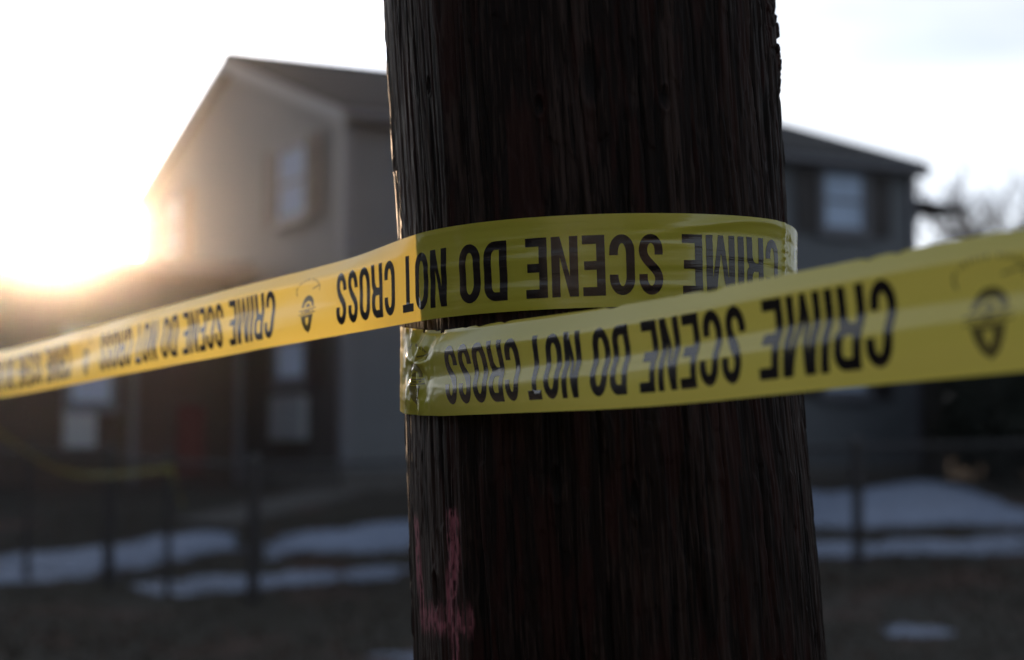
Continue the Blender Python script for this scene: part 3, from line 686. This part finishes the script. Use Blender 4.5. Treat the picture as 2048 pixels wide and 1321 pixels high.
# the film is stretched a little unevenly, and the print with it
SK = [-1.4, -1.29, -1.17, -1.04, -.88, -.77, -.3, 0, .11, .24, .30, .38, .5, .58, .66, .9]; SV = [.003, .003, .006, .005, .006, .010, .008, .006, .002, -.0063, -.0077, -.011, -.018, -.018, -.010, -.010]
def build_print(name, polys, u0, m_, fine, lift):
    """polys: list of contours lists in (reading x, y up from the letter foot)."""
    bm = bmesh.new()
    for cs in polys:
        pts = [[Vector((x, y, 0)) for x, y in c] for c in cs]; tri = tessellate_polygon(pts); flat = [p for c in pts for p in c]; vs_ = [bm.verts.new(p) for p in flat]
        for a, b, c in tri:
            try: bm.faces.new((vs_[a], vs_[b], vs_[c]))
            except ValueError: pass
    xs_ = [v.co.x for v in bm.verts]; ys_ = [v.co.y for v in bm.verts]
    for k in np.arange(min(xs_), max(xs_), fine): bmesh.ops.bisect_plane(bm, geom=bm.verts[:]+bm.edges[:]+bm.faces[:], plane_co=(k, 0, 0), plane_no=(1, 0, 0), dist=1e-7)
    for k in np.arange(min(ys_), max(ys_), fine*1.3): bmesh.ops.bisect_plane(bm, geom=bm.verts[:]+bm.edges[:]+bm.faces[:], plane_co=(0, k, 0), plane_no=(0, 1, 0), dist=1e-7)
    bm.verts.index_update(); co = np.array([v.co[:] for v in bm.verts]); u = u0+co[:, 0]; u = u+np.interp(u, SK, SV); v = V_TOP - co[:, 1]/W
    P = tape(u, v, lift) - tb; uvl = bm.loops.layers.uv.new('UVMap')
    for f in bm.faces:
        for l in f.loops: i = l.vert.index; l[uvl].uv = (u[i], v[i]*W)
    for vtx, p in zip(bm.verts, P): vtx.co = Vector(p)
    bmesh.ops.recalc_face_normals(bm, faces=bm.faces)
    me = bpy.data.meshes.new(name); bm.to_mesh(me); bm.free(); me.materials.append(m_); me.shade_smooth()
    o = bpy.data.objects.new(name, me); COL.objects.link(o); o.parent = tp; return o
def emblem_polys():
    # x to the reading right, y up from the letter foot: rotated 180 degrees in the picture
    out = []; cx = 0.0
    def sc(w_, h_, cy, n=24, f=lambda a: 1): return [(cx+w_*math.cos(a)*f(a), cy+h_*math.sin(a)*f(a)) for a in np.linspace(0, 2*math.pi, n, endpoint=False)]
    # picture coords: X right, Yd down in 0..1 of the strip
    def P(X, Yd): v = 1-Yd; return (-X, (V_TOP-v)*W)
    dome = [P(.0125*math.cos(a), .56-.155*math.sin(a)) for a in np.linspace(0, math.pi, 14)]
    out.append([dome + [P(-.0085, .56), P(-.006, .50), P(0, .475), P(.006, .50), P(.0085, .56)]])
    out.append([[P(-.0048, .56), P(-.0030, .525), P(0, .505), P(.0030, .525), P(.0048, .56)]])
    out.append([[P(-.0175, .595), P(.0175, .575), P(.0160, .590), P(-.0160, .610)]]); out.append([[P(-.0175, .650), P(.0175, .630), P(.0160, .645), P(-.0155, .662)]])
    out.append([[P(-.0115, .615), P(-.0085, .613), P(-.0085, .636), P(-.0115, .638)]]); out.append([[P(-.0055, .611), P(.0055, .604), P(.0055, .627), P(-.0055, .634)]]); out.append([[P(.0085, .603), P(.0115, .600), P(.0115, .623), P(.0085, .626)]])
    tipo = [P(-.0118, .672), P(.0118, .662), P(.0098, .76), P(.0058, .85), P(0, .90), P(-.0058, .85), P(-.0098, .76)]
    tipi = [P(-.0030, .70), P(.0030, .70), P(.0022, .77), P(0, .81), P(-.0022, .77)]
    out.append([tipo, tipi])
    for k in range(22):     # arched line of tiny characters
        a = math.radians(200 - k*10.0); X = .0240*math.cos(a); Yd = .330-.0095*math.sin(a)/W
        if k % 7 == 5: continue
        q = .0007; out.append([[P(X-q, Yd-.018), P(X+q, Yd-.018), P(X+q*(.3+.7*(k % 3 > 0)), Yd), P(X+q, Yd+.018), P(X-q, Yd+.018), P(X-q*(.3+.7*(k % 2)), Yd)]])
    out.append([[P(.0085, .325), P(.026, .290), P(.0262, .302), P(.0088, .340)]])
    return out
EMB = emblem_polys()
for k, (lo, hi) in {-3: (0, 0), -2: (0, 5), -1: (0, 5), 0: (0, 5), 1: (0, 5), 2: (0, 5)}.items():
    if k == -3: pass
    else:
        polys = []
        for wd, x0 in WORDS:
            x = x0
            for ch in wd:
                w_, cs = glyph(ch); polys.append([[(px+x, py) for px, py in c] for c in cs]); x += w_+.0036
        build_print('lettering', polys, k*PER, M['ink'], .0014 if k in (0,) else .003, .00022)
    build_print('emblem', [[list(c) for c in cs] for cs in EMB], k*PER+.521+.060, M['ink2'], .0012 if k == -2 else .002, .00022)

# ------------------------------------------------------------------ second strip of tape on the fence
q0 = FP[3] + np.array([0, -.06, FH-.08]); 
tk = [(345, 938, 15.1), (300, 942, 15.2), (230, 950, 15.4), (160, 951, 15.7), (110, 938, 15.8), (60, 908, 16.0), (0, 868, 16.1), (-80, 800, 16.3)]
TP = np.array([at(*p) for p in tk]); s_ = np.linspace(0, len(TP)-1, 90)
Cc = np.stack([np.interp(s_, range(len(TP)), TP[:, i]) for i in range(3)], 1)
for _ in range(6): Cc[1:-1] = (Cc[:-2]+Cc[1:-1]*2+Cc[2:])/4
rows = []
for vv in np.linspace(-.5, .5, 7):
    tw = .5*np.sin(np.linspace(0, 7, 90)); rows.append(Cc + np.stack([0*tw, vv*.042*np.sin(tw*.8), vv*.042*np.cos(tw*.8)], 1))
rows = np.stack(rows, 0)
M['shaded_film'] = mat('shaded_yellow_film', (.16, .15, .035), .5, noise=.1)  # same yellow film as the near strip, shade mixed into a darker colour
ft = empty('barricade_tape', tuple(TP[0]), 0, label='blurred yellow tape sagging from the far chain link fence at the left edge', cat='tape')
mesh_np('film', rows.reshape(-1, 3)-TP[0], grid_q(7, 90), M['shaded_film'], ft, uv=np.stack([np.tile(np.linspace(0, 6, 90)+5, 7), np.repeat(np.linspace(0, W, 7), 90)], -1))

an = np.linspace(0, 2*math.pi, 20); kp_ = FP[3]+np.array([0, 0, FH-.06])-TP[0]
kv = np.concatenate([np.stack([kp_[0]+.036*np.cos(an), kp_[1]+.036*np.sin(an), kp_[2]+zz+.01*np.sin(an*2)], 1) for zz in (-.035, -.01, .02, .04)])
mesh_np('knot', kv, grid_q(4, 20), M['shaded_film'], ft)
tt_ = np.linspace(0, 1, 16); tl = np.concatenate([np.stack([kp_[0]+.03+.10*tt_+sg*.018*np.cos(tt_*4), kp_[1]-.04-.03*np.sin(tt_*5)+0*tt_, kp_[2]-.34*tt_+sg*.01], 1) for sg in (-1, 1)])
mesh_np('loose_end', tl, grid_q(2, 16), M['shaded_film'], ft)
# ------------------------------------------------------------------ unseen houses and trees added to darken the tape reflections
def add_house(x, y, rz, L_, D_, H_, wallm, label):
    t = empty('added_house', (x, y, 0), rz, label=label, cat='house')
    wl = MB().box((0, 0, -.6), (L_, D_, H_)); wl.prism([(0.0, 0, H_), (0.0, D_, H_), (0.0, D_/2, H_+1.5)], (L_, 0, 0)); wl.build('wall', wallm, t)
    r_ = MB()
    for sgn in (0, 1):
        ya = -.35 if sgn == 0 else D_+.35; r_.prism([(-.25, ya, H_-.05), (-.25, D_/2, H_+1.56), (-.25, D_/2, H_+1.72), (-.25, ya, H_+.12)], (L_+.5, 0, 0))
    r_.build('roof', M['roof'], t)
    for zz in (1.0, 3.7):
        k = 1.2
        while k < L_-2:
            wn_ = MB().box((k-.08, -.05, zz-.08), (k+1.08, -.004, zz+1.38)).build('window', M['trim'], t)
            MB().box((k, -.06, zz), (k+1, -.052, zz+1.3)).build('pane', M['glass'], wn_); k += 2.6
NB = [(-17, 1, math.radians(98), 14, 9, 5.6, 'siding_low', 'added unseen grey sided house left of the lawn, reflected by the tape'), (-11.5, -14, math.radians(92), 14, 9, 5.6, 'brick', 'added unseen brick house across the street at left, reflected by the tape'),
      (4.5, -13, math.radians(180), 15, 9, 5.8, 'siding_low', 'added unseen grey sided house across the street behind the viewer, reflected by the tape'), (19, -14, math.radians(178), 13, 9, 5.6, 'brick', 'added unseen brick house across the street at right, reflected by the tape')]
for a in NB: add_house(*a[:6], M[a[6]], a[7])
def wood():  # tree belt added as horizon fill and for the tape to reflect
    rng = np.random.RandomState(5); n = 26000; ang = rng.rand(n)*2*math.pi; R = 78+rng.rand(n)*14
    top = 3.5+3.0*vn(ang*26, 3)+1.5*vn(ang*90, 8); z = 1+rng.rand(n)**.7*top; c = np.stack([R*np.sin(ang), R*np.cos(ang), z], 1)
    a = rng.randn(n, 3); a /= np.linalg.norm(a, axis=1)[:, None]; b = np.cross(a, rng.randn(n, 3)); b /= np.linalg.norm(b, axis=1)[:, None]; s = (.35+.45*rng.rand(n))[:, None]
    V = np.stack([c-a*s, c+b*s*.5, c+a*s, c-b*s*.5], 1).reshape(-1, 3); Q = np.arange(4*n).reshape(n, 4)
    tag(mesh_np('added_wood', V, Q, M['bark'], smooth=False), 'added low dark belt of far off trees around the horizon', 'trees', kind='stuff')
wood()
# ------------------------------------------------------------------ haze
hz = MB().box((-60, -12, -2.0), (60, 75, 16)).build('haze', None); tag(hz, kind='stuff')
hm = bpy.data.materials.new('haze'); hm.use_nodes = True; t = hm.node_tree; t.nodes.clear()
pv = t.nodes.new('ShaderNodeVolumePrincipled'); pv.inputs['Density'].default_value = .00042; pv.inputs['Anisotropy'].default_value = .975; pv.inputs['Color'].default_value = (.95, .94, .93, 1)
ho = t.nodes.new('ShaderNodeOutputMaterial'); t.links.new(pv.outputs[0], ho.inputs['Volume']); hz.data.materials.append(hm)
